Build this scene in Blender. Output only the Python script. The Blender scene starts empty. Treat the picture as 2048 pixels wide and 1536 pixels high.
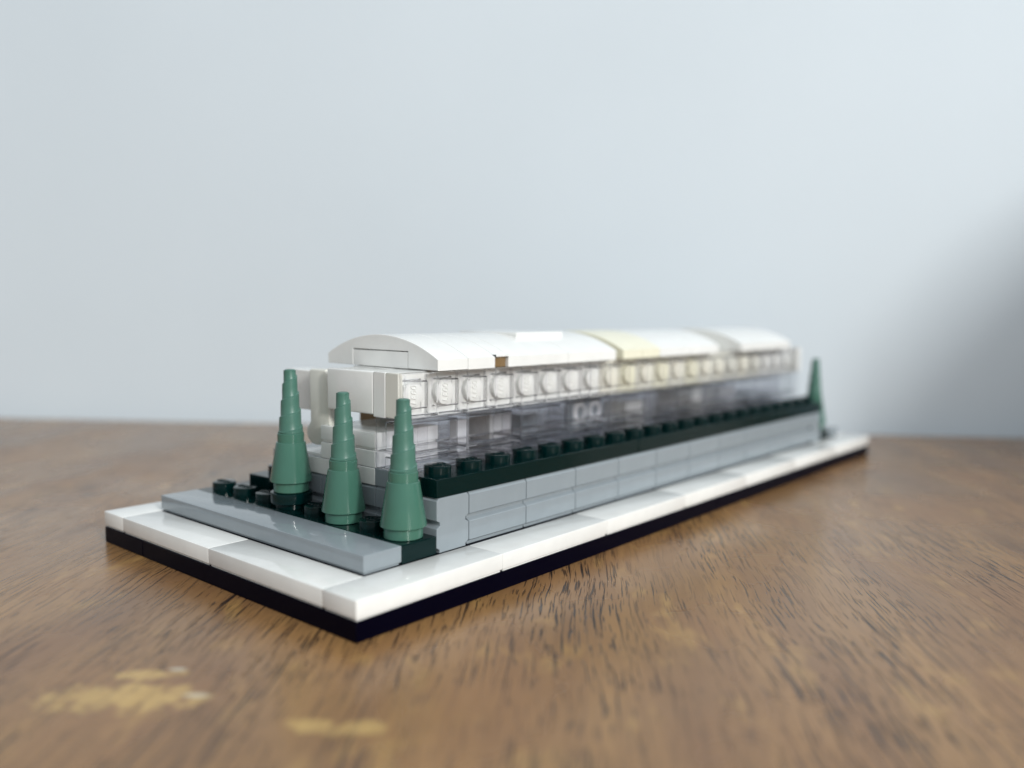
import bpy, bmesh, math, random
from mathutils import Vector, Matrix
random.seed(7)
SC = bpy.context.scene
COL = SC.collection
MM = 0.001                                     # everything below is written in millimetres

# ------------------------------------------------------------------ camera
CAM = Vector((-75.4408, -92.8785, 48.0812))
AZ, PITCH, ROLL, FPX = 0.704126, -0.0870687, 0.0107168, 1690.03
fwd = Vector((math.cos(PITCH)*math.cos(AZ), math.cos(PITCH)*math.sin(AZ), math.sin(PITCH)))
rt0 = Vector((math.sin(AZ), -math.cos(AZ), 0)); up0 = rt0.cross(fwd)
rt = math.cos(ROLL)*rt0 + math.sin(ROLL)*up0
up = -math.sin(ROLL)*rt0 + math.cos(ROLL)*up0
cd = bpy.data.cameras.new('camera')
cam = bpy.data.objects.new('camera', cd); COL.objects.link(cam)
R = Matrix((rt, up, -fwd)).transposed().to_4x4(); R.translation = CAM*MM
cam.matrix_world = R
cd.sensor_fit = 'HORIZONTAL'; cd.sensor_width = 36.0; cd.lens = FPX/2048*36
cd.clip_start = 0.005; cd.clip_end = 50
cd.dof.use_dof = True; cd.dof.focus_distance = 0.151; cd.dof.aperture_fstop = 9.0
SC.camera = cam

# ------------------------------------------------------------------ world and lamp
HF = Vector((math.cos(AZ), math.sin(AZ), 0)); HR = Vector((HF.y, -HF.x, 0))
w = bpy.data.worlds.new('World'); SC.world = w; w.use_nodes = True
bg = w.node_tree.nodes['Background']
bg.inputs['Color'].default_value = (0.86, 0.93, 1.0, 1); bg.inputs['Strength'].default_value = 0.40
def area(name, d, dist, size, power, color, target=Vector((70, 30, 15))):
    l = bpy.data.lights.new(name, 'AREA'); l.shape = 'RECTANGLE'; l.size, l.size_y = size
    l.energy = power; l.color = color
    o = bpy.data.objects.new(name, l); COL.objects.link(o)
    d = Vector(d).normalized()
    o.location = (target + d*dist)*MM
    o.rotation_euler = (-d).to_track_quat('-Z', 'Y').to_euler()
    return o
area('window_light', (-0.245, -0.885, 0.38), 2200, (0.12, 0.42), 25.0, (1.0, 0.985, 0.95))
area('broad_soft_light', (-0.22, -0.87, 0.62), 2300, (1.6, 1.2), 25.0, (0.97, 0.99, 1.0))  # broad lamp added to soften the wall shadow and fill from the right
vs = SC.view_settings
vs.view_transform = 'Standard'; vs.look = 'None'; vs.exposure = 0.20; vs.gamma = 1.0
SC.render.engine = 'CYCLES'
cy = SC.cycles
cy.max_bounces = 14; cy.transparent_max_bounces = 24; cy.transmission_bounces = 12; cy.glossy_bounces = 6
cy.sample_clamp_indirect = 4.0
cy.use_denoising = True
try: cy.denoiser = 'OPENIMAGEDENOISE'
except Exception: pass

# ------------------------------------------------------------------ materials
def mat(name):
    m = bpy.data.materials.new(name); m.use_nodes = True
    nt = m.node_tree; nt.nodes.clear()
    return m, nt
def N(nt, kind, **kw):
    n = nt.nodes.new(kind)
    for k, v in kw.items():
        if k in n.inputs.keys() if isinstance(k, str) else False: n.inputs[k].default_value = v
        else: setattr(n, k, v)
    return n
def plastic(name, col, rough=0.22, var=0.05, sss=0.0, bump=0.02, spec=0.5):
    """moulded plastic: gloss, faint orange peel, dust and hairline handling marks"""
    m, nt = mat(name); L = nt.links.new
    out = N(nt, 'ShaderNodeOutputMaterial'); p = N(nt, 'ShaderNodeBsdfPrincipled')
    tc = N(nt, 'ShaderNodeTexCoord'); oi = N(nt, 'ShaderNodeObjectInfo')
    n1 = N(nt, 'ShaderNodeTexNoise'); n1.inputs['Scale'].default_value = 260; n1.inputs['Detail'].default_value = 4
    n2 = N(nt, 'ShaderNodeTexNoise'); n2.inputs['Scale'].default_value = 1400; n2.inputs['Detail'].default_value = 2
    L(tc.outputs['Object'], n1.inputs['Vector']); L(tc.outputs['Object'], n2.inputs['Vector'])
    hs = N(nt, 'ShaderNodeHueSaturation'); hs.inputs['Color'].default_value = (*col, 1)
    mr = N(nt, 'ShaderNodeMapRange'); mr.inputs['To Min'].default_value = 1-var; mr.inputs['To Max'].default_value = 1+var
    L(oi.outputs['Random'], mr.inputs['Value'])
    mr2 = N(nt, 'ShaderNodeMapRange'); mr2.inputs['From Min'].default_value = .3; mr2.inputs['From Max'].default_value = .7
    mr2.inputs['To Min'].default_value = 0.97; mr2.inputs['To Max'].default_value = 1.03
    L(n1.outputs['Fac'], mr2.inputs['Value'])
    mu = N(nt, 'ShaderNodeMath'); mu.operation = 'MULTIPLY'
    L(mr.outputs[0], mu.inputs[0]); L(mr2.outputs[0], mu.inputs[1]); L(mu.outputs[0], hs.inputs['Value'])
    L(hs.outputs['Color'], p.inputs['Base Color'])
    rr = N(nt, 'ShaderNodeMapRange'); rr.inputs['From Min'].default_value = .3; rr.inputs['From Max'].default_value = .7
    rr.inputs['To Min'].default_value = rough*0.93; rr.inputs['To Max'].default_value = rough*1.08
    L(n1.outputs['Fac'], rr.inputs['Value']); L(rr.outputs[0], p.inputs['Roughness'])
    b = N(nt, 'ShaderNodeBump'); b.inputs['Strength'].default_value = bump; b.inputs['Distance'].default_value = 0.00004
    L(n2.outputs['Fac'], b.inputs['Height']); L(b.outputs['Normal'], p.inputs['Normal'])
    p.inputs['Specular IOR Level'].default_value = spec
    if sss:
        p.inputs['Subsurface Weight'].default_value = sss
        p.inputs['Subsurface Radius'].default_value = (1, .9, .8); p.inputs['Subsurface Scale'].default_value = 0.0006
    L(p.outputs[0], out.inputs['Surface'])
    return m
M_WHITE = plastic('white_plastic', (0.79, 0.795, 0.77), 0.11, 0.012)
M_OFF   = plastic('aged_white_plastic', (0.70, 0.695, 0.63), 0.24, 0.012)
M_CREAM = plastic('yellowed_plastic', (0.80, 0.775, 0.61), 0.25, 0.02)
M_CREAM2 = plastic('slightly_yellowed_plastic', (0.80, 0.78, 0.68), 0.25, 0.03)
M_BLACK = plastic('black_plastic', (0.0006, 0.0006, 0.005), 0.35, 0.05, spec=0.05)
M_GREY  = plastic('light_bluish_grey_plastic', (0.240, 0.276, 0.298), 0.07, 0.03)
M_GREEN = plastic('dark_green_plastic', (0.0006, 0.0115, 0.0115), 0.07, 0.06, spec=0.26)
M_DGREY = plastic('dark_grey_plastic', (0.12, 0.12, 0.135), 0.25, 0.03)
M_SAND  = plastic('sand_green_plastic', (0.053, 0.147, 0.108), 0.15, 0.03, bump=0.05)
M_HORN  = plastic('matt_sand_green_plastic', (0.062, 0.160, 0.124), 0.36, 0.03, bump=0.2)
M_BROWN = plastic('brown_plastic', (0.20, 0.125, 0.05), 0.3, 0.05)
def clear_plastic(name, k, tint):
    m, nt = mat(name); L = nt.links.new
    out = N(nt, 'ShaderNodeOutputMaterial')
    tr = N(nt, 'ShaderNodeBsdfTransparent'); tr.inputs['Color'].default_value = tint
    rf = N(nt, 'ShaderNodeBsdfRefraction'); rf.inputs['IOR'].default_value = 1.30; rf.inputs['Roughness'].default_value = 0.0
    rf.inputs['Color'].default_value = (0.98, 0.98, 0.99, 1)
    gl = N(nt, 'ShaderNodeBsdfGlossy'); gl.inputs['Roughness'].default_value = 0.04
    geo = N(nt, 'ShaderNodeNewGeometry')                    # Schlick reflectance of a thin wall, alike from both sides
    dt = N(nt, 'ShaderNodeVectorMath'); dt.operation = 'DOT_PRODUCT'; L(geo.outputs['Normal'], dt.inputs[0]); L(geo.outputs['Incoming'], dt.inputs[1])
    ab = N(nt, 'ShaderNodeMath'); ab.operation = 'ABSOLUTE'; L(dt.outputs['Value'], ab.inputs[0])
    om = N(nt, 'ShaderNodeMath'); om.operation = 'SUBTRACT'; om.inputs[0].default_value = 1.0; L(ab.outputs[0], om.inputs[1])
    pw = N(nt, 'ShaderNodeMath'); pw.operation = 'POWER'; pw.inputs[1].default_value = 5.0; L(om.outputs[0], pw.inputs[0])
    fr = N(nt, 'ShaderNodeMath'); fr.operation = 'MULTIPLY_ADD'; fr.inputs[1].default_value = 0.90; fr.inputs[2].default_value = 0.035; L(pw.outputs[0], fr.inputs[0])
    mx = N(nt, 'ShaderNodeMixShader'); mx.inputs[0].default_value = k
    m2 = N(nt, 'ShaderNodeMixShader')
    L(tr.outputs[0], mx.inputs[1]); L(rf.outputs[0], mx.inputs[2])
    L(fr.outputs[0], m2.inputs[0]); L(mx.outputs[0], m2.inputs[1]); L(gl.outputs[0], m2.inputs[2])
    L(m2.outputs[0], out.inputs['Surface'])
    return m
M_CLEAR = clear_plastic('clear_plastic', 0.0, (0.975, 0.975, 0.983, 1))
M_TILE = clear_plastic('clear_tile_plastic', 0.0, (0.997, 0.997, 0.998, 1))
M_EDGE = clear_plastic('clear_plastic_edge', 0.60, (0.86, 0.86, 0.88, 1))     # the thick walls seen on edge bend the light

# ------------------------------------------------------------------ mesh helpers (mm)
def bevel(bm, edges, r, seg=2):
    if r > 0 and edges:
        bmesh.ops.bevel(bm, geom=edges, offset=r, segments=seg, profile=0.5, affect='EDGES', clamp_overlap=True)
def join(dst, src):
    me = bpy.data.meshes.new('tmp'); src.to_mesh(me); src.free(); dst.from_mesh(me); bpy.data.meshes.remove(me)
    return dst
def box(x0, x1, y0, y1, z0, z1, r=0.2, seg=2):
    bm = bmesh.new(); bmesh.ops.create_cube(bm, size=1)
    for v in bm.verts:
        v.co = Vector((x0 if v.co.x < 0 else x1, y0 if v.co.y < 0 else y1, z0 if v.co.z < 0 else z1))
    bevel(bm, bm.edges[:], r, seg)
    return bm
def prism(pts, axis, a0, a1, r=0.0, seg=2):
    """extrude a closed outline; axis 'x': pts are (y,z), axis 'y': pts are (x,z), axis 'z': pts are (x,y)"""
    bm = bmesh.new()
    mk = {'x': lambda p, a: (a, p[0], p[1]), 'y': lambda p, a: (p[0], a, p[1]), 'z': lambda p, a: (p[0], p[1], a)}[axis]
    A = [bm.verts.new(mk(p, a0)) for p in pts]; B = [bm.verts.new(mk(p, a1)) for p in pts]
    n = len(pts)
    caps = [bm.faces.new(A), bm.faces.new(B[::-1])]
    for i in range(n): bm.faces.new((A[i], B[i], B[(i+1) % n], A[(i+1) % n]))
    bmesh.ops.recalc_face_normals(bm, faces=bm.faces[:])
    if r:
        bevel(bm, [e for f in caps for e in f.edges], r, seg)
    return bm
def lathe(prof, seg=40, cx=0, cy=0):
    bm = bmesh.new(); rings = []
    for r, z in prof:
        if r < 1e-6: rings.append([bm.verts.new((cx, cy, z))])
        else: rings.append([bm.verts.new((cx+r*math.cos(2*math.pi*i/seg), cy+r*math.sin(2*math.pi*i/seg), z)) for i in range(seg)])
    for a, b in zip(rings, rings[1:]):
        for i in range(seg):
            j = (i+1) % seg
            if len(a) == 1 and len(b) == 1: continue
            if len(a) == 1: bm.faces.new((a[0], b[i], b[j]))
            elif len(b) == 1: bm.faces.new((a[i], a[j], b[0]))
            else: bm.faces.new((a[i], a[j], b[j], b[i]))
    bmesh.ops.recalc_face_normals(bm, faces=bm.faces[:])
    return bm
def open_box(a, b, h, t, cap, r=0.15, hole=None):
    """hollow box a x b x h, open on its z=0 side, wall t, roof thickness cap"""
    bm = bmesh.new()
    def ring(x0, x1, y0, y1, z): return [bm.verts.new(c) for c in ((x0,y0,z),(x1,y0,z),(x1,y1,z),(x0,y1,z))]
    o0 = ring(0,a,0,b,0); o1 = ring(0,a,0,b,h)
    hx0, hx1, hy0, hy1 = hole or (t, a-t, t, b-t)
    i0 = ring(hx0,hx1,hy0,hy1,0); i1 = ring(hx0,hx1,hy0,hy1,h-cap)
    bm.faces.new(o1); bm.faces.new(i1)
    for i in range(4):
        j = (i+1) % 4
        bm.faces.new((o0[i],o0[j],o1[j],o1[i])); bm.faces.new((i0[i],i0[j],i1[j],i1[i])); bm.faces.new((o0[i],o0[j],i0[j],i0[i]))
    bmesh.ops.recalc_face_normals(bm, faces=bm.faces[:])
    bevel(bm, bm.edges[:], r, 2)
    return bm
def edges_refract(me, lim=0.9e-6):
    me.materials.append(M_EDGE)
    for f in me.polygons:
        n = sorted(abs(c) for c in f.normal)
        if f.material_index == 2: f.material_index = 0         # moulded pins stay clear
        elif n[2] < .99: f.material_index = 1                  # rounded edges only
    return me
def xf(bm, m):
    bmesh.ops.transform(bm, matrix=m, verts=bm.verts[:]); return bm
def mesh(name, bm, material, sharp=20):
    bmesh.ops.scale(bm, vec=(MM, MM, MM), verts=bm.verts[:])
    me = bpy.data.meshes.new(name); bm.to_mesh(me); bm.free()
    me.shade_smooth(); me.set_sharp_from_angle(angle=math.radians(sharp))
    me.materials.append(material)
    return me
def obj(name, me, parent=None, loc=(0,0,0), rot=None):
    o = bpy.data.objects.new(name, me); COL.objects.link(o)
    o.location = Vector(loc)*MM
    if rot: o.rotation_euler = rot
    if parent: o.parent = parent
    return o
def thing(name, label, cat, loc=(0,0,0), group=None, rot=0):
    o = bpy.data.objects.new(name, None); COL.objects.link(o); o.empty_display_size = 0.01
    o.location = Vector(loc)*MM; o.rotation_euler = (0,0,rot); o['label'] = label; o['category'] = cat
    if group: o['group'] = group
    return o
def copy_tree(o, parent=None):
    c = o.copy(); COL.objects.link(c); c.parent = parent
    for ch in [k for k in o.children]: copy_tree(ch, c)
    return c

# ------------------------------------------------------------------ table and wall
# back edge of the table, seen from the camera's foot: (lateral, depth) (62, 340.6), sloping -0.064
foot = Vector((CAM.x, CAM.y, 0))
ex = (HR - 0.064*HF).normalized(); ey = Vector((-ex.y, ex.x, 0))       # ex along the back edge, ey towards the wall
edge0 = foot + 62*HR + 341.2*HF
TROT = math.atan2(ex.y, ex.x)
def tloc(p): d = Vector((p[0], p[1], 0)) - edge0; return (d.dot(ex), d.dot(ey))
def wood():
    m, nt = mat('worn_wood'); L = nt.links.new
    out = N(nt, 'ShaderNodeOutputMaterial'); p = N(nt, 'ShaderNodeBsdfPrincipled')
    tc = N(nt, 'ShaderNodeTexCoord')
    mm = N(nt, 'ShaderNodeVectorMath'); mm.operation = 'SCALE'; mm.inputs['Scale'].default_value = 1000
    L(tc.outputs['Object'], mm.inputs[0])
    # gentle waviness of the grain
    wn = N(nt, 'ShaderNodeTexNoise'); wn.inputs['Scale'].default_value = 0.016; wn.inputs['Detail'].default_value = 2
    L(mm.outputs[0], wn.inputs['Vector'])
    wsub = N(nt, 'ShaderNodeVectorMath'); wsub.operation = 'SUBTRACT'; wsub.inputs[1].default_value = (.5,.5,.5)
    L(wn.outputs['Color'], wsub.inputs[0])
    wsc = N(nt, 'ShaderNodeVectorMath'); wsc.operation = 'MULTIPLY'; wsc.inputs[1].default_value = (6,0,0)
    L(wsub.outputs[0], wsc.inputs[0])
    wn2 = N(nt, 'ShaderNodeTexNoise'); wn2.inputs['Scale'].default_value = 0.13; wn2.inputs['Detail'].default_value = 2
    L(mm.outputs[0], wn2.inputs['Vector'])
    w2s = N(nt, 'ShaderNodeVectorMath'); w2s.operation = 'SUBTRACT'; w2s.inputs[1].default_value = (.5,.5,.5); L(wn2.outputs['Color'], w2s.inputs[0])
    w2m = N(nt, 'ShaderNodeVectorMath'); w2m.operation = 'MULTIPLY'; w2m.inputs[1].default_value = (.5,0,0); L(w2s.outputs[0], w2m.inputs[0])
    wa0 = N(nt, 'ShaderNodeVectorMath'); wa0.operation = 'ADD'; L(wsc.outputs[0], wa0.inputs[0]); L(w2m.outputs[0], wa0.inputs[1])
    wadd = N(nt, 'ShaderNodeVectorMath'); wadd.operation = 'ADD'; L(mm.outputs[0], wadd.inputs[0]); L(wa0.outputs[0], wadd.inputs[1])
    def streak(sx, sy, detail, off, lo, hi, rough=.5):
        v = N(nt, 'ShaderNodeVectorMath'); v.operation = 'MULTIPLY'; v.inputs[1].default_value = (sx, sy, 0.0)
        L(wadd.outputs[0], v.inputs[0])
        a = N(nt, 'ShaderNodeVectorMath'); a.operation = 'ADD'; a.inputs[1].default_value = (off, off*1.7, off*.3); L(v.outputs[0], a.inputs[0])
        n = N(nt, 'ShaderNodeTexNoise'); n.inputs['Scale'].default_value = 1; n.inputs['Detail'].default_value = detail; n.inputs['Roughness'].default_value = rough
        L(a.outputs[0], n.inputs['Vector'])
        r = N(nt, 'ShaderNodeMapRange'); r.inputs['From Min'].default_value = lo; r.inputs['From Max'].default_value = hi; r.clamp = True
        L(n.outputs['Fac'], r.inputs['Value']); return r.outputs[0]
    def mixc(f, a, b, mode='MIX'):
        x = N(nt, 'ShaderNodeMix'); x.data_type = 'RGBA'; x.blend_type = mode
        if isinstance(f, float): x.inputs[0].default_value = f
        else: L(f, x.inputs[0])
        for s, c in ((6, a), (7, b)):
            if isinstance(c, tuple): x.inputs[s].default_value = (*c, 1)
            else: L(c, x.inputs[s])
        return x.outputs[2]
    def mth(op, a, b):
        x = N(nt, 'ShaderNodeMath'); x.operation = op; x.use_clamp = True
        for i, c in enumerate((a, b)):
            if isinstance(c, (int, float)): x.inputs[i].default_value = c
            else: L(c, x.inputs[i])
        return x.outputs[0]
    band = streak(0.07, 0.012, 4, 3.1, .30, .70)
    fine = streak(0.9, 0.05, 4, 9.3, .30, .72)
    c = mixc(band, (0.200, 0.102, 0.042), (0.385, 0.216, 0.080))
    c = mixc(mth('MULTIPLY', fine, 0.55), c, (0.195, 0.10, 0.043))
    blot = streak(0.045, 0.03, 3, 21.0, .42, .75)
    c = mixc(mth('MULTIPLY', blot, 0.45), c, (0.315, 0.165, 0.085))
    gold = streak(0.16, 0.07, 3, 41.0, .60, .80)
    c = mixc(mth('MULTIPLY', gold, 0.55), c, (0.55, 0.34, 0.11))
    dens = streak(0.055, 0.02, 2, 55.0, .34, .62)
    pore = streak(2.9, 0.085, 2, 71.0, .606, .645, .45)
    pore2 = streak(2.6, 0.17, 1, 93.0, .62, .68, .4)
    long_ = streak(1.6, 0.04, 1, 17.0, .665, .71, .4)
    po = mth('MULTIPLY', mth('MAXIMUM', mth('MAXIMUM', pore, mth('MULTIPLY', pore2, .8)), long_), mth('ADD', mth('MULTIPLY', dens, .8), .22))
    c = mixc(mth('MULTIPLY', po, 0.92), c, (0.010, 0.008, 0.011))
    # two worn, chipped places near the front edge
    nz = N(nt, 'ShaderNodeTexNoise'); nz.inputs['Scale'].default_value = 0.42; nz.inputs['Detail'].default_value = 4; L(mm.outputs[0], nz.inputs['Vector'])
    def patch(wx, wy, ang, la, lb, amp=1.1):
        lx, ly = tloc((wx, wy)); ca = math.radians(ang) - TROT
        s = N(nt, 'ShaderNodeVectorMath'); s.operation = 'SUBTRACT'; s.inputs[1].default_value = (lx, ly, 0); L(mm.outputs[0], s.inputs[0])
        ro = N(nt, 'ShaderNodeVectorRotate'); ro.rotation_type = 'Z_AXIS'; ro.inputs['Angle'].default_value = -ca; L(s.outputs[0], ro.inputs['Vector'])
        sc = N(nt, 'ShaderNodeVectorMath'); sc.operation = 'MULTIPLY'; sc.inputs[1].default_value = (1/la, 1/lb, 0); L(ro.outputs[0], sc.inputs[0])
        ln = N(nt, 'ShaderNodeVectorMath'); ln.operation = 'LENGTH'; L(sc.outputs[0], ln.inputs[0])
        a = N(nt, 'ShaderNodeMath'); a.operation = 'MULTIPLY_ADD'; a.inputs[1].default_value = amp*2; L(nz.outputs['Fac'], a.inputs[0]); L(ln.outputs['Value'], a.inputs[2])
        r = N(nt, 'ShaderNodeMapRange'); r.inputs['From Min'].default_value = 1.05+amp; r.inputs['From Max'].default_value = 0.55+amp; L(a.outputs[0], r.inputs['Value'])
        return r.outputs[0]
    ch = patch(-29.5, 8.2, -48.5, 11.0, 3.6)
    ch = mth('MAXIMUM', ch, patch(-24.5, 12.5, -50, 4.8, 1.8))
    ch = mth('MAXIMUM', ch, patch(-18.6, -14.6, -48, 3.4, 1.9, .8))
    ch = mth('MAXIMUM', ch, patch(-15.5, -19.2, -35, 4.2, 1.9, .8))
    c = mixc(mth('MULTIPLY', ch, mth('ADD', .42, mth('MULTIPLY', fine, .5))), c, (0.60, 0.40, 0.14))
    wh = mth('MAXIMUM', patch(-21.2, 11.3, -52, 1.5, .7, .6), patch(-23.4, 2.2, -49, 1.8, .7, .6))
    c = mixc(mth('MULTIPLY', wh, 0.5), c, (0.62, 0.60, 0.50))
    L(c, p.inputs['Base Color'])
    rg = N(nt, 'ShaderNodeMapRange'); rg.inputs['To Min'].default_value = .22; rg.inputs['To Max'].default_value = .36
    L(blot, rg.inputs['Value']); L(rg.outputs[0], p.inputs['Roughness'])
    p.inputs['Specular IOR Level'].default_value = 0.48
    h = N(nt, 'ShaderNodeMath'); h.operation = 'MULTIPLY_ADD'; h.inputs[1].default_value = -1.0; L(po, h.inputs[0])
    h2 = N(nt, 'ShaderNodeMath'); h2.operation = 'MULTIPLY'; h2.inputs[1].default_value = 0.25; L(fine, h2.inputs[0]); L(h2.outputs[0], h.inputs[2])
    b = N(nt, 'ShaderNodeBump'); b.inputs['Strength'].default_value = 0.55; b.inputs['Distance'].default_value = 0.00012
    L(h.outputs[0], b.inputs['Height']); L(b.outputs['Normal'], p.inputs['Normal'])
    L(p.outputs[0], out.inputs['Surface'])
    return m
bm = box(-640, 640, -620, 0, -22, 0, 0)
bevel(bm, bm.edges[:], 2.0, 4)
table = obj('table', mesh('table', bm, wood()), loc=edge0, rot=(0,0,TROT))
table['label'] = 'worn brown wooden tabletop with dark open grain and chipped ochre patches'; table['category'] = 'table'

def wall_paint():
    m, nt = mat('wall_paint'); L = nt.links.new
    out = N(nt, 'ShaderNodeOutputMaterial'); p = N(nt, 'ShaderNodeBsdfPrincipled'); tc = N(nt, 'ShaderNodeTexCoord')
    n = N(nt, 'ShaderNodeTexNoise'); n.inputs['Scale'].default_value = 9; n.inputs['Detail'].default_value = 5; L(tc.outputs['Object'], n.inputs['Vector'])
    r = N(nt, 'ShaderNodeValToRGB'); r.color_ramp.elements[0].position = .3; r.color_ramp.elements[1].position = .7
    r.color_ramp.elements[0].color = (0.590, 0.655, 0.700, 1); r.color_ramp.elements[1].color = (0.615, 0.680, 0.725, 1)
    L(n.outputs['Fac'], r.inputs['Fac']); L(r.outputs['Color'], p.inputs['Base Color'])
    p.inputs['Roughness'].default_value = 0.65; p.inputs['Specular IOR Level'].default_value = .25
    n2 = N(nt, 'ShaderNodeTexNoise'); n2.inputs['Scale'].default_value = 420; n2.inputs['Detail'].default_value = 3; L(tc.outputs['Object'], n2.inputs['Vector'])
    b = N(nt, 'ShaderNodeBump'); b.inputs['Strength'].default_value = .2; b.inputs['Distance'].default_value = .0004
    L(n2.outputs['Fac'], b.inputs['Height']); L(b.outputs['Normal'], p.inputs['Normal'])
    L(p.outputs[0], out.inputs['Surface']); return m
wall = obj('wall', mesh('wall', box(-1500, 1500, 0, 60, -700, 1500, 0), wall_paint()), loc=edge0 + ey*9, rot=(0,0,TROT))
wall['kind'] = 'structure'; wall['label'] = 'plain pale bluish white painted wall behind the table'

# added block, unseen to the right, shaped to cast the shadow on the wall
def blocker_mat():
    m, nt = mat('blocker_grey'); L = nt.links.new
    out = N(nt, 'ShaderNodeOutputMaterial'); p = N(nt, 'ShaderNodeBsdfPrincipled'); tc = N(nt, 'ShaderNodeTexCoord')
    n = N(nt, 'ShaderNodeTexNoise'); n.inputs['Scale'].default_value = 60; L(tc.outputs['Object'], n.inputs['Vector'])
    r = N(nt, 'ShaderNodeValToRGB'); r.color_ramp.elements[0].color = (.36, .42, .50, 1); r.color_ramp.elements[1].color = (.40, .46, .54, 1)
    L(n.outputs['Fac'], r.inputs['Fac']); L(r.outputs['Color'], p.inputs['Base Color']); p.inputs['Roughness'].default_value = .6
    L(p.outputs[0], out.inputs['Surface']); return m
MC = blocker_mat()
_d = (14*HR + 180*HF).normalized(); _n = Vector((_d.y, -_d.x, 0))
bx = thing('shadow_blocker', 'blue grey block with a sloping top, added past the right edge of the view to shade the wall', 'shadow blocker', foot + 292*HR + 60*HF + _n*42, rot=math.atan2(-_n.x*0 + _d.y, _d.x) - math.pi/2)
obj('blocker_body', mesh('blocker_body', prism([(0,0.1),(190,0.1),(190,164),(110,160),(50,152),(8,138),(0,130)], 'x', -42, -14, 1.2), MC), bx)

# ------------------------------------------------------------------ lettering (raised, four letters)
def stroke(bm, pts, r, n=5):
    """square-ish tube along a polyline in the xy plane"""
    for a, b in zip(pts, pts[1:]):
        a = Vector((*a, 0)); b = Vector((*b, 0)); d = (b-a)
        if d.length < 1e-6: continue
        d.normalize(); s = Vector((-d.y, d.x, 0))*r
        a2 = a - d*r*.5; b2 = b + d*r*.5
        lo = [bm.verts.new(q) for q in (a2-s*1.2, b2-s*1.2, b2+s*1.2, a2+s*1.2)]
        hi = [bm.verts.new(q + Vector((0,0,.17))) for q in (a2-s*.7, b2-s*.7, b2+s*.7, a2+s*.7)]
        bm.faces.new(hi)
        for i in range(4): bm.faces.new((lo[i], lo[(i+1)%4], hi[(i+1)%4], hi[i]))
GLYPH = {'L': [[(0,1),(0,0),(.62,0)]],
         'E': [[(.62,1),(0,1),(0,0),(.62,0)], [(0,.52),(.5,.52)]],
         'G': [[(.66,.82),(.5,1),(.15,1),(0,.85),(0,.15),(.15,0),(.5,0),(.66,.15),(.66,.48),(.38,.48)]],
         'O': [[(.15,0),(0,.15),(0,.85),(.15,1),(.5,1),(.66,.85),(.66,.15),(.5,0),(.15,0)]]}
def logo_bm(width=3.5):
    bm = bmesh.new(); x = 0
    for ch in 'LEGO':
        for line in GLYPH[ch]:
            stroke(bm, [(x + p[0]*.95 + .26*p[1], p[1]*1.35) for p in line], .085)
        x += .98
    W = x + .0; s = width/W
    for v in bm.verts: v.co = Vector(((v.co.x - W/2)*s, (v.co.y - .67)*s, v.co.z))
    bmesh.ops.recalc_face_normals(bm, faces=bm.faces[:])
    return bm
def stud_bm(logo=True, rot=0.0, r=2.42, h=1.7):
    bm = lathe([(0,h),(r-.25,h),(r-.09,h-.05),(r-.02,h-.14),(r,h-.26),(r,0)], 36)
    if logo:
        lb = logo_bm(); xf(lb, Matrix.Translation((0,0,h-.01)) @ Matrix.Rotation(rot, 4, 'Z')); join(bm, lb)
    return bm
ME_STUD_GREEN = mesh('stud_green', stud_bm(True, math.pi), M_GREEN)
G = 0.05                                        # half the gap between neighbouring pieces
def tile_bm(a, b, h=3.2, r=0.16):
    bm = box(.012, a-.012, .012, b-.012, 0.42, h, r, 3)
    return join(bm, box(.35, a-.35, .35, b-.35, 0.03, 0.5, 0))
def plate_bm(a, b, h=3.2, r=0.14): return box(G, a-G, G, b-G, 0.03, h, r, 2)

# ------------------------------------------------------------------ display base
base = thing('display_base', 'long white tiled base on black plates with grey block walls and dark green studded ledge', 'model base')
for x0, x1, y0, y1 in ((0,112,0,64), (112,224,0,64), (0,112,64,80), (112,224,64,80)):
    obj('black_plate', mesh('black_plate', plate_bm(x1-x0, y1-y0, 3.2, .12), M_BLACK), base, (x0, y0, 0.02))
me_t = mesh('white_tile', tile_bm(32, 8), M_WHITE); me_tc = mesh('white_tile', tile_bm(8, 32), M_WHITE)
for k in range(7):
    obj('white_tile', me_t, base, (32*k, 0, 3.2)); obj('white_tile', me_t, base, (32*k, 72, 3.2))
for y in (8, 40):
    obj('white_tile', me_tc, base, (0, y, 3.2)); obj('white_tile', me_tc, base, (216, y, 3.2))
obj('core_plate', mesh('core_plate', box(8.1, 215.9, 8.1, 71.9, 3.25, 6.36, 0), M_BLACK), base)  # black stands in for shade, keeping the gap under the step tile dark
me_s = mesh('step_tile', tile_bm(8, 64), M_GREY)
obj('step_tile', me_s, base, (8, 8, 6.42)); obj('step_tile', me_s, base, (208, 8, 6.42))
me_bed = mesh('planting_plate', plate_bm(8, 64), M_GREEN)
for x in (16, 200):
    bed = obj('green_plate', me_bed, base, (x, 8, 6.42))
    ys = (12, 28, 36, 44, 52) if x == 16 else (12, 20, 28, 36, 44, 52, 60)
    for y in ((20, 36, 52, 60, 68) if x == 16 else (20, 36, 44, 52, 60, 68)):
        obj('stud', ME_STUD_GREEN, bed, (4, y-8, 3.2), (0,0,math.pi/2))
rp = obj('round_plate', mesh('round_plate', lathe([(0,3.2),(3.75,3.2),(3.93,3.1),(3.98,2.9),(3.98,1.25),(3.9,1.1),(3.3,1.05),(3.05,.9),(3.0,0.02),(0,0.02)], 40), M_GREEN), base, (20, 44, 9.64))
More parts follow.
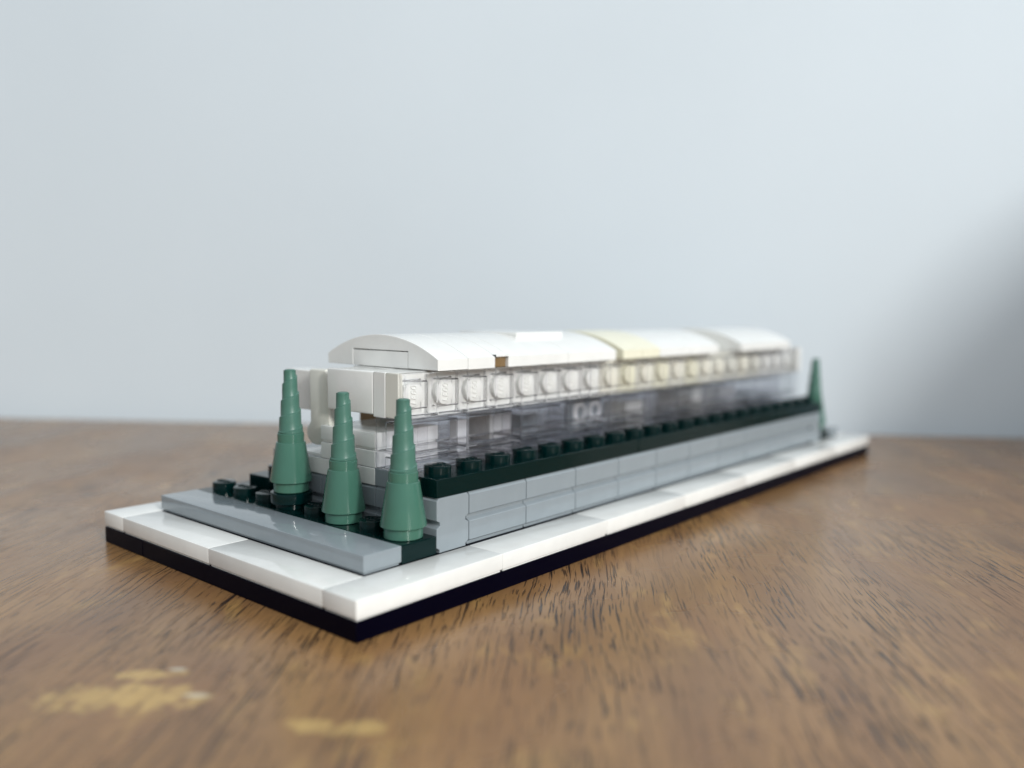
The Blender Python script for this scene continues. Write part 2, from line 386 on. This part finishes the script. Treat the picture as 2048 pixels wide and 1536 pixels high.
# profile bricks: two courses with a groove between, chamfered top and bottom
PB = [(.7,0.02),(.7,.55),(0,1.0),(0,4.25),(.12,4.4),(.8,4.8),(.8,5.30),(.12,5.66),(0,5.8),(0,9.05),(.48,9.58)]
def groove_brick(length, depth):
    bm = prism([(y, z) for y, z in PB] + [(depth-.06, 9.58), (depth-.06, .02)], 'x', G+.04, length-G-.04, 0.0)
    caps = [f for f in bm.faces if abs(f.normal.x) > .9]
    bevel(bm, [e for f in caps for e in f.edges], .2, 2)
    return bm
me_gb = mesh('grey_brick', groove_brick(16, 8), M_GREY)
for k in range(10): obj('grey_brick', me_gb, base, (32+16*k, 8, 6.42))
# the bricks that turn the corners: grooves on the two faces across
def corner_brick():
    pts = [(y+.05, z) for y, z in PB] + [(8-y-.05, z) for y, z in PB[::-1]]
    bm = prism(pts, 'y', G, 16-G, 0.0)
    caps = [f for f in bm.faces if abs(f.normal.y) > .9]
    bevel(bm, [e for f in caps for e in f.edges], .16, 2)
    return bm
me_cb = mesh('grey_corner_brick', corner_brick(), M_GREY)
obj('grey_corner_brick', me_cb, base, (24, 8, 6.42)); obj('grey_corner_brick', me_cb, base, (192, 8, 6.42))
def end_brick(length):
    bm = prism([(y+.05, z) for y, z in PB] + [(7.9, 9.58), (7.9, .02)], 'y', G, length-G, 0.0)
    caps = [f for f in bm.faces if abs(f.normal.y) > .9]
    bevel(bm, [e for f in caps for e in f.edges], .14, 2)
    return bm
me_eb = mesh('grey_end_brick', end_brick(16), M_GREY)
for y in (24, 40):
    obj('grey_end_brick', me_eb, base, (24, y, 6.42)); obj('grey_end_brick', me_eb, base, (200, y+16, 6.42), (0,0,math.pi))
# back ledge one plate above the bed, dark green
lb = obj('green_plate', mesh('back_ledge_plate', plate_bm(176, 8), M_GREEN), base, (24, 57, 9.64))
lb2 = obj('green_plate', mesh('back_bed_plate', plate_bm(176, 16), M_GREEN), base, (24, 56, 6.42))
for k in range(0, 6): obj('stud', ME_STUD_GREEN, lb, (5+8*k, 4, 3.2), (0,0,math.pi/2))
# front ledge: three dark green plates on the grey bricks, one row of studs
for x0, n in ((24, 8), (88, 8), (152, 6)):
    pl = obj('green_plate', mesh('ledge_plate', plate_bm(8*n, 8), M_GREEN), base, (x0, 8, 16.04))
    for k in range(n): obj('stud', ME_STUD_GREEN, pl, (4+8*k, 4, 3.2), (0,0,math.radians(random.choice((0,180)))))

# ------------------------------------------------------------------ house
house = thing('model_house', 'white vaulted toy pavilion with clear brick walls standing on the grey and green base', 'toy building', (112, 36, 16))
HO = Vector((112, 36, 16))
def hp(name, me, loc=(0,0,0), parent=None, rot=None, ploc=None):
    """part of the house, location given in scene millimetres"""
    return obj(name, me, parent or house, Vector(loc) - (HO if parent is None else Vector(ploc)), rot)
hp('floor_plate', mesh('floor_plate', plate_bm(16, 40), M_GREY), (24, 16.0, 16.04))
hp('floor_plate', mesh('inner_floor_plate', plate_bm(160, 40), M_DGREY), (40, 16.0, 16.04))
# low white plinth stack under the end panel
hp('white_plate', mesh('white_plate', box(24.0, 39.95, 24.05, 39.95, 19.26, 22.38, .16), M_WHITE))
hp('white_plate', mesh('white_plate', box(23.96, 40.0, 24.02, 47.9, 16.06, 19.2, .16), M_WHITE))                                                     # lowest course
hp('white_tile', mesh('stack_tile', tile_bm(16, 16), M_WHITE), (24, 24, 22.42))
hp('white_tile', mesh('low_tile', tile_bm(7.9, 8), M_WHITE), (24.6, 40.1, 16.7))
# clear walls
def pin(r, h):
    bm = lathe([(0,h),(r,h),(r,0.05),(0,0.05)], 20, 8-G, 4-G)
    for f in bm.faces: f.material_index = 2
    return bm
def clear_brick_bm():
    bm = open_box(16-2*G, 8-2*G, 6.36, 1.25, 1.0, .28)
    return join(bm, pin(1.0, 5.30))
def clear_plate_bm():
    bm = open_box(16-2*G, 8-2*G, 3.14, 1.15, 1.0, .26)
    return join(bm, pin(1.5, 2.08))
me_ck = edges_refract(mesh('clear_brick', clear_brick_bm(), M_CLEAR)); me_cp = edges_refract(mesh('clear_plate', clear_plate_bm(), M_CLEAR))
for k in range(11):
    hp('clear_plate', me_cp, (24+16*k+G, 16+G, 19.28)); hp('clear_brick', me_ck, (24+16*k+G, 16+G, 22.46))
for k in range(2, 11):
    hp('clear_plate', me_cp, (24+16*k+G, 40+G, 19.28)); hp('clear_brick', me_ck, (24+16*k+G, 40+G, 22.46))
# studded side bricks with clear tiles over them: 22 along the front, each stud reads through its tile
def side_stud(rot): 
    return xf(stud_bm(True, rot, 2.42, 1.05), Matrix.Rotation(math.pi/2, 4, 'X'))
ME_SS = {}
for nm, m_ in (('w', M_WHITE), ('c', M_CREAM), ('d', M_CREAM2), ('o', M_OFF)):
    ME_SS[nm] = (mesh('side_brick', box(G, 8-G, G, 8, 0.03, 7.98, .1), m_), mesh('side_stud', side_stud(math.pi/2), m_))
tb = open_box(8-2*G, 7.94, 3.12, 1.3, .95, .26, hole=(1.42, 6.48, 1.42, 6.48))
# opening must face +y (towards the stud): local z -> -y
tb = xf(tb, Matrix.Translation((G, 3.14, 0.03)) @ Matrix(((1,0,0,0),(0,0,-1,0),(0,1,0,0),(0,0,0,1))))
me_ct = edges_refract(mesh('clear_tile', tb, M_TILE))
seq = 'wwwwwwwwdcdcdcddodowww'
for k in range(22):
    s = seq[k]
    b = hp('side_brick', ME_SS[s][0] if k else mesh('side_brick_short', box(1.3, 8-G, G, 8, .03, 7.98, .1), M_WHITE), (24+8*k, 19.2, 28.84))
    obj('stud', ME_SS[s][1], b, (4, 0.0, 4))
    hp('clear_tile', me_ct, (24+8*k, 16, 28.84))
# back side and ceiling of the upper course
me_bb = mesh('back_brick', box(G, 16-G, G, 8-G, .03, 7.98, .12), M_WHITE)
for k in range(1, 11): hp('white_brick', me_bb, (24+16*k, 40, 28.84))
hp('ceiling_plate', mesh('ceiling_plate', box(32, 199.9, 27.3, 39.9, 33.6, 36.8, .1), M_WHITE))
# end face towards the viewer
hp('end_plate', mesh('end_plate', box(23.95, 25.0, 17.65, 21.05, 28.72, 36.82, .18), M_OFF))
hp('end_brick', mesh('end_brick', box(23.9, 25.2, 21.12, 24.3, 28.66, 36.84, .12), M_WHITE))
hp('end_panel', mesh('end_panel', box(23.86, 25.2, 24.36, 37.75, 28.98, 36.86, .42, 3), M_WHITE))
hp('end_backing', mesh('end_backing', box(25.25, 31.9, 27.3, 37.2, 29.3, 36.7, .1), M_WHITE))
hp('end_panel', mesh('rear_end_panel', box(200.1, 203.2, 16.6, 33, 28.9, 36.8, .3), M_WHITE))
hp('end_panel', mesh('far_end_panel', box(27.7, 33, 48.0, 56.6, 27.5, 35.6, .25), M_WHITE))
# curved white bracket hanging beside the panel
AR = [(46.0,35.9),(45.4,36.25),(40.9,36.3),(40.35,35.7),(39.9,32),(39.55,28.4),(39.45,25.5),(41.0,25.2),(41.6,22.6),(42.0,21.75),(43.0,21.35),(44.2,21.25),(45.3,21.45),(46.2,21.95),(46.9,22.8),(47.05,23.8),(46.75,24.8),(46.1,25.4),(45.75,25.9),(45.7,27.5)]
AR = [(y-1.0, z) for y, z in AR]
hp('bracket', mesh('bracket', prism(AR, 'x', 25.0, 27.6, .5, 3), M_OFF))
# vaulted roof
RAD = 32.6
def arc(y, top=43.2): return top - RAD + math.sqrt(RAD*RAD - (y-32)**2)
def roof_outline(z0=36.9, notch=None, lift=0.0):
    top = [(48 - 32*i/28, arc(48 - 32*i/28)) for i in range(29)]
    pts = [(48, z0)] + top + [(16, z0)]
    if notch: pts += [(24, z0), (24, notch), (40, notch), (40, z0)]
    return pts
def roof(name, x0, x1, m_, z0=36.9, notch=None):
    bm = prism(roof_outline(z0, notch), 'x', x0+G, x1-G, 0.0)
    caps = [f for f in bm.faces if abs(f.normal.x) > .9]
    bevel(bm, [e for f in caps for e in f.edges], .13, 2)
    return hp(name, mesh('roof_'+name, bm, m_, 10))
roof('roof_arch', 32, 40, M_WHITE, 36.98, 40.22)
hp('roof_infill', mesh('roof_infill', box(32.1, 39.8, 24.12, 39.88, 36.95, 40.05, .1), M_WHITE))
roof('roof_arch', 40, 47.7, M_WHITE)
roof('roof_arch', 47.7, 51.6, M_WHITE, 39.3)
hp('brown_brick', mesh('brown_brick', prism([(47.8,17.6),(49.4,16.25),(51.45,16.7),(51.45,26),(47.8,26)], 'z', 36.95, 39.24, .08), M_BROWN))
roof('roof_arch', 51.6, 71.5, M_WHITE); roof('roof_arch', 71.5, 90.2, M_WHITE)
hp('roof_plate', mesh('roof_plate', box(63, 79.3, 23.6, 40.4, 41.3, 43.34, .15), M_WHITE))
roof('roof_arch', 93.2, 101.6, M_CREAM); roof('roof_arch', 101.6, 110, M_CREAM)
for a, b in ((110, 126), (126, 141.8)): roof('roof_arch', a, b, M_WHITE)
for a, b in ((156, 174), (174, 191.8)): roof('roof_arch', a, b, M_WHITE)
# a few white and grey pieces inside, seen through the clear walls
hp('inner_post', mesh('inner_post', box(46.4, 49.6, 25.0, 27.2, 19.3, 25.8, .15), M_WHITE))
pn = hp('inner_panel', mesh('inner_panel', box(-6.1, 6.1, 0, 2.2, 0, 8.6, .2), M_GREY), (91.5, 25.2, 20.0))
for cx in (-3.05, 3.05):
    rg = xf(lathe([(1.35,.3),(1.5,.6),(2.45,.6),(2.6,.45),(2.6,0.02)], 28), Matrix.Rotation(math.pi/2, 4, 'X'))
    obj('ring', mesh('ring', rg, M_WHITE), pn, (cx, 0, 3.9))
hp('brown_brick', mesh('inner_brown', box(40.2, 47.6, 41.5, 48, 19.3, 28.7, .15), M_BROWN))
for x0, x1, y0, y1, z1, m_ in ((62,69,30,37,25.6,M_WHITE), (74,80,31,36,24,M_GREY), (112,120,27,34,24.4,M_OFF), (146,152,26,38,28.6,M_OFF), (166,176,27,33,25,M_WHITE), (184,199,26,38,22.3,M_GREY)):
    hp('inner_block', mesh('inner_block', box(x0,x1,y0,y1,19.3,z1,.2), m_))

# ------------------------------------------------------------------ toy trees
def cone_bm():
    return lathe([(0,0.03),(3.25,0.03),(3.36,.12),(3.36,1.86),(3.5,1.9),(3.86,1.93),(3.98,2.05),(3.98,2.3),(2.80,9.48),(2.70,9.58),(2.53,9.60),(2.53,11.18),(2.44,11.3),(0,11.3)], 56)
def spire_bm():
    H, P, seg, S = 12.0, 3.2, 56, 0.23
    rb = lambda z: 2.30 - (2.30-1.10)*z/H
    bm = bmesh.new(); prev = None
    i0, i1 = -seg, int(seg*H/P)
    for i in range(i0, i1+1):
        th = 2*math.pi*i/seg; zh = P*i/seg + .35
        ring = []
        for off, dr in ((0, S/2), (.05, S*.3), (.12, -S*.4), (.2, -S/2), (P*.55, 0.02), (P, S/2)):
            z = min(max(zh+off, 0.0), H); r = rb(z)+dr
            ring.append(bm.verts.new((r*math.cos(th), r*math.sin(th), z)))
        if prev:
            for j in range(len(ring)-1): bm.faces.new((prev[j], ring[j], ring[j+1], prev[j+1]))
        prev = ring
    bmesh.ops.remove_doubles(bm, verts=bm.verts[:], dist=.002)
    bmesh.ops.dissolve_degenerate(bm, edges=bm.edges[:], dist=.001)
    join(bm, lathe([(0,.02),(2.3,.02),(2.36,.1),(2.36,.32),(2.25,.42),(1.8,.5)], 48))
    join(bm, lathe([(0,H+.22),(.75,H+.22),(.95,H+.15),(1.06,H-.02),(1.1,H-.5)], 32))
    return bm
me_cone = mesh('cone', cone_bm(), M_SAND, 24); me_spire = mesh('spire', spire_bm(), M_HORN, 26)
t0 = thing('toy_tree', 'near sand green tree standing beside the grey wall corner, right of the three', 'toy tree', (20, 12, 9.64), 'sand green cone trees with spiral tips', -2.2)
obj('cone', me_cone, t0); obj('spire', me_spire, t0, (0, 0, 11.3))
for loc, a, lab in (((20, 28, 9.64), -2.0, 'middle near sand green tree, in front of the white panel'),
                    ((20, 44, 12.86), -2.6, 'leftmost sand green tree, raised on a round dark green plate among the studs'),
                    ((204, 12, 9.64), 1.0, 'small blurred sand green tree at the far end of the base')):
    c = copy_tree(t0); c.location = Vector(loc)*MM; c.rotation_euler = (0,0,a); c['label'] = lab
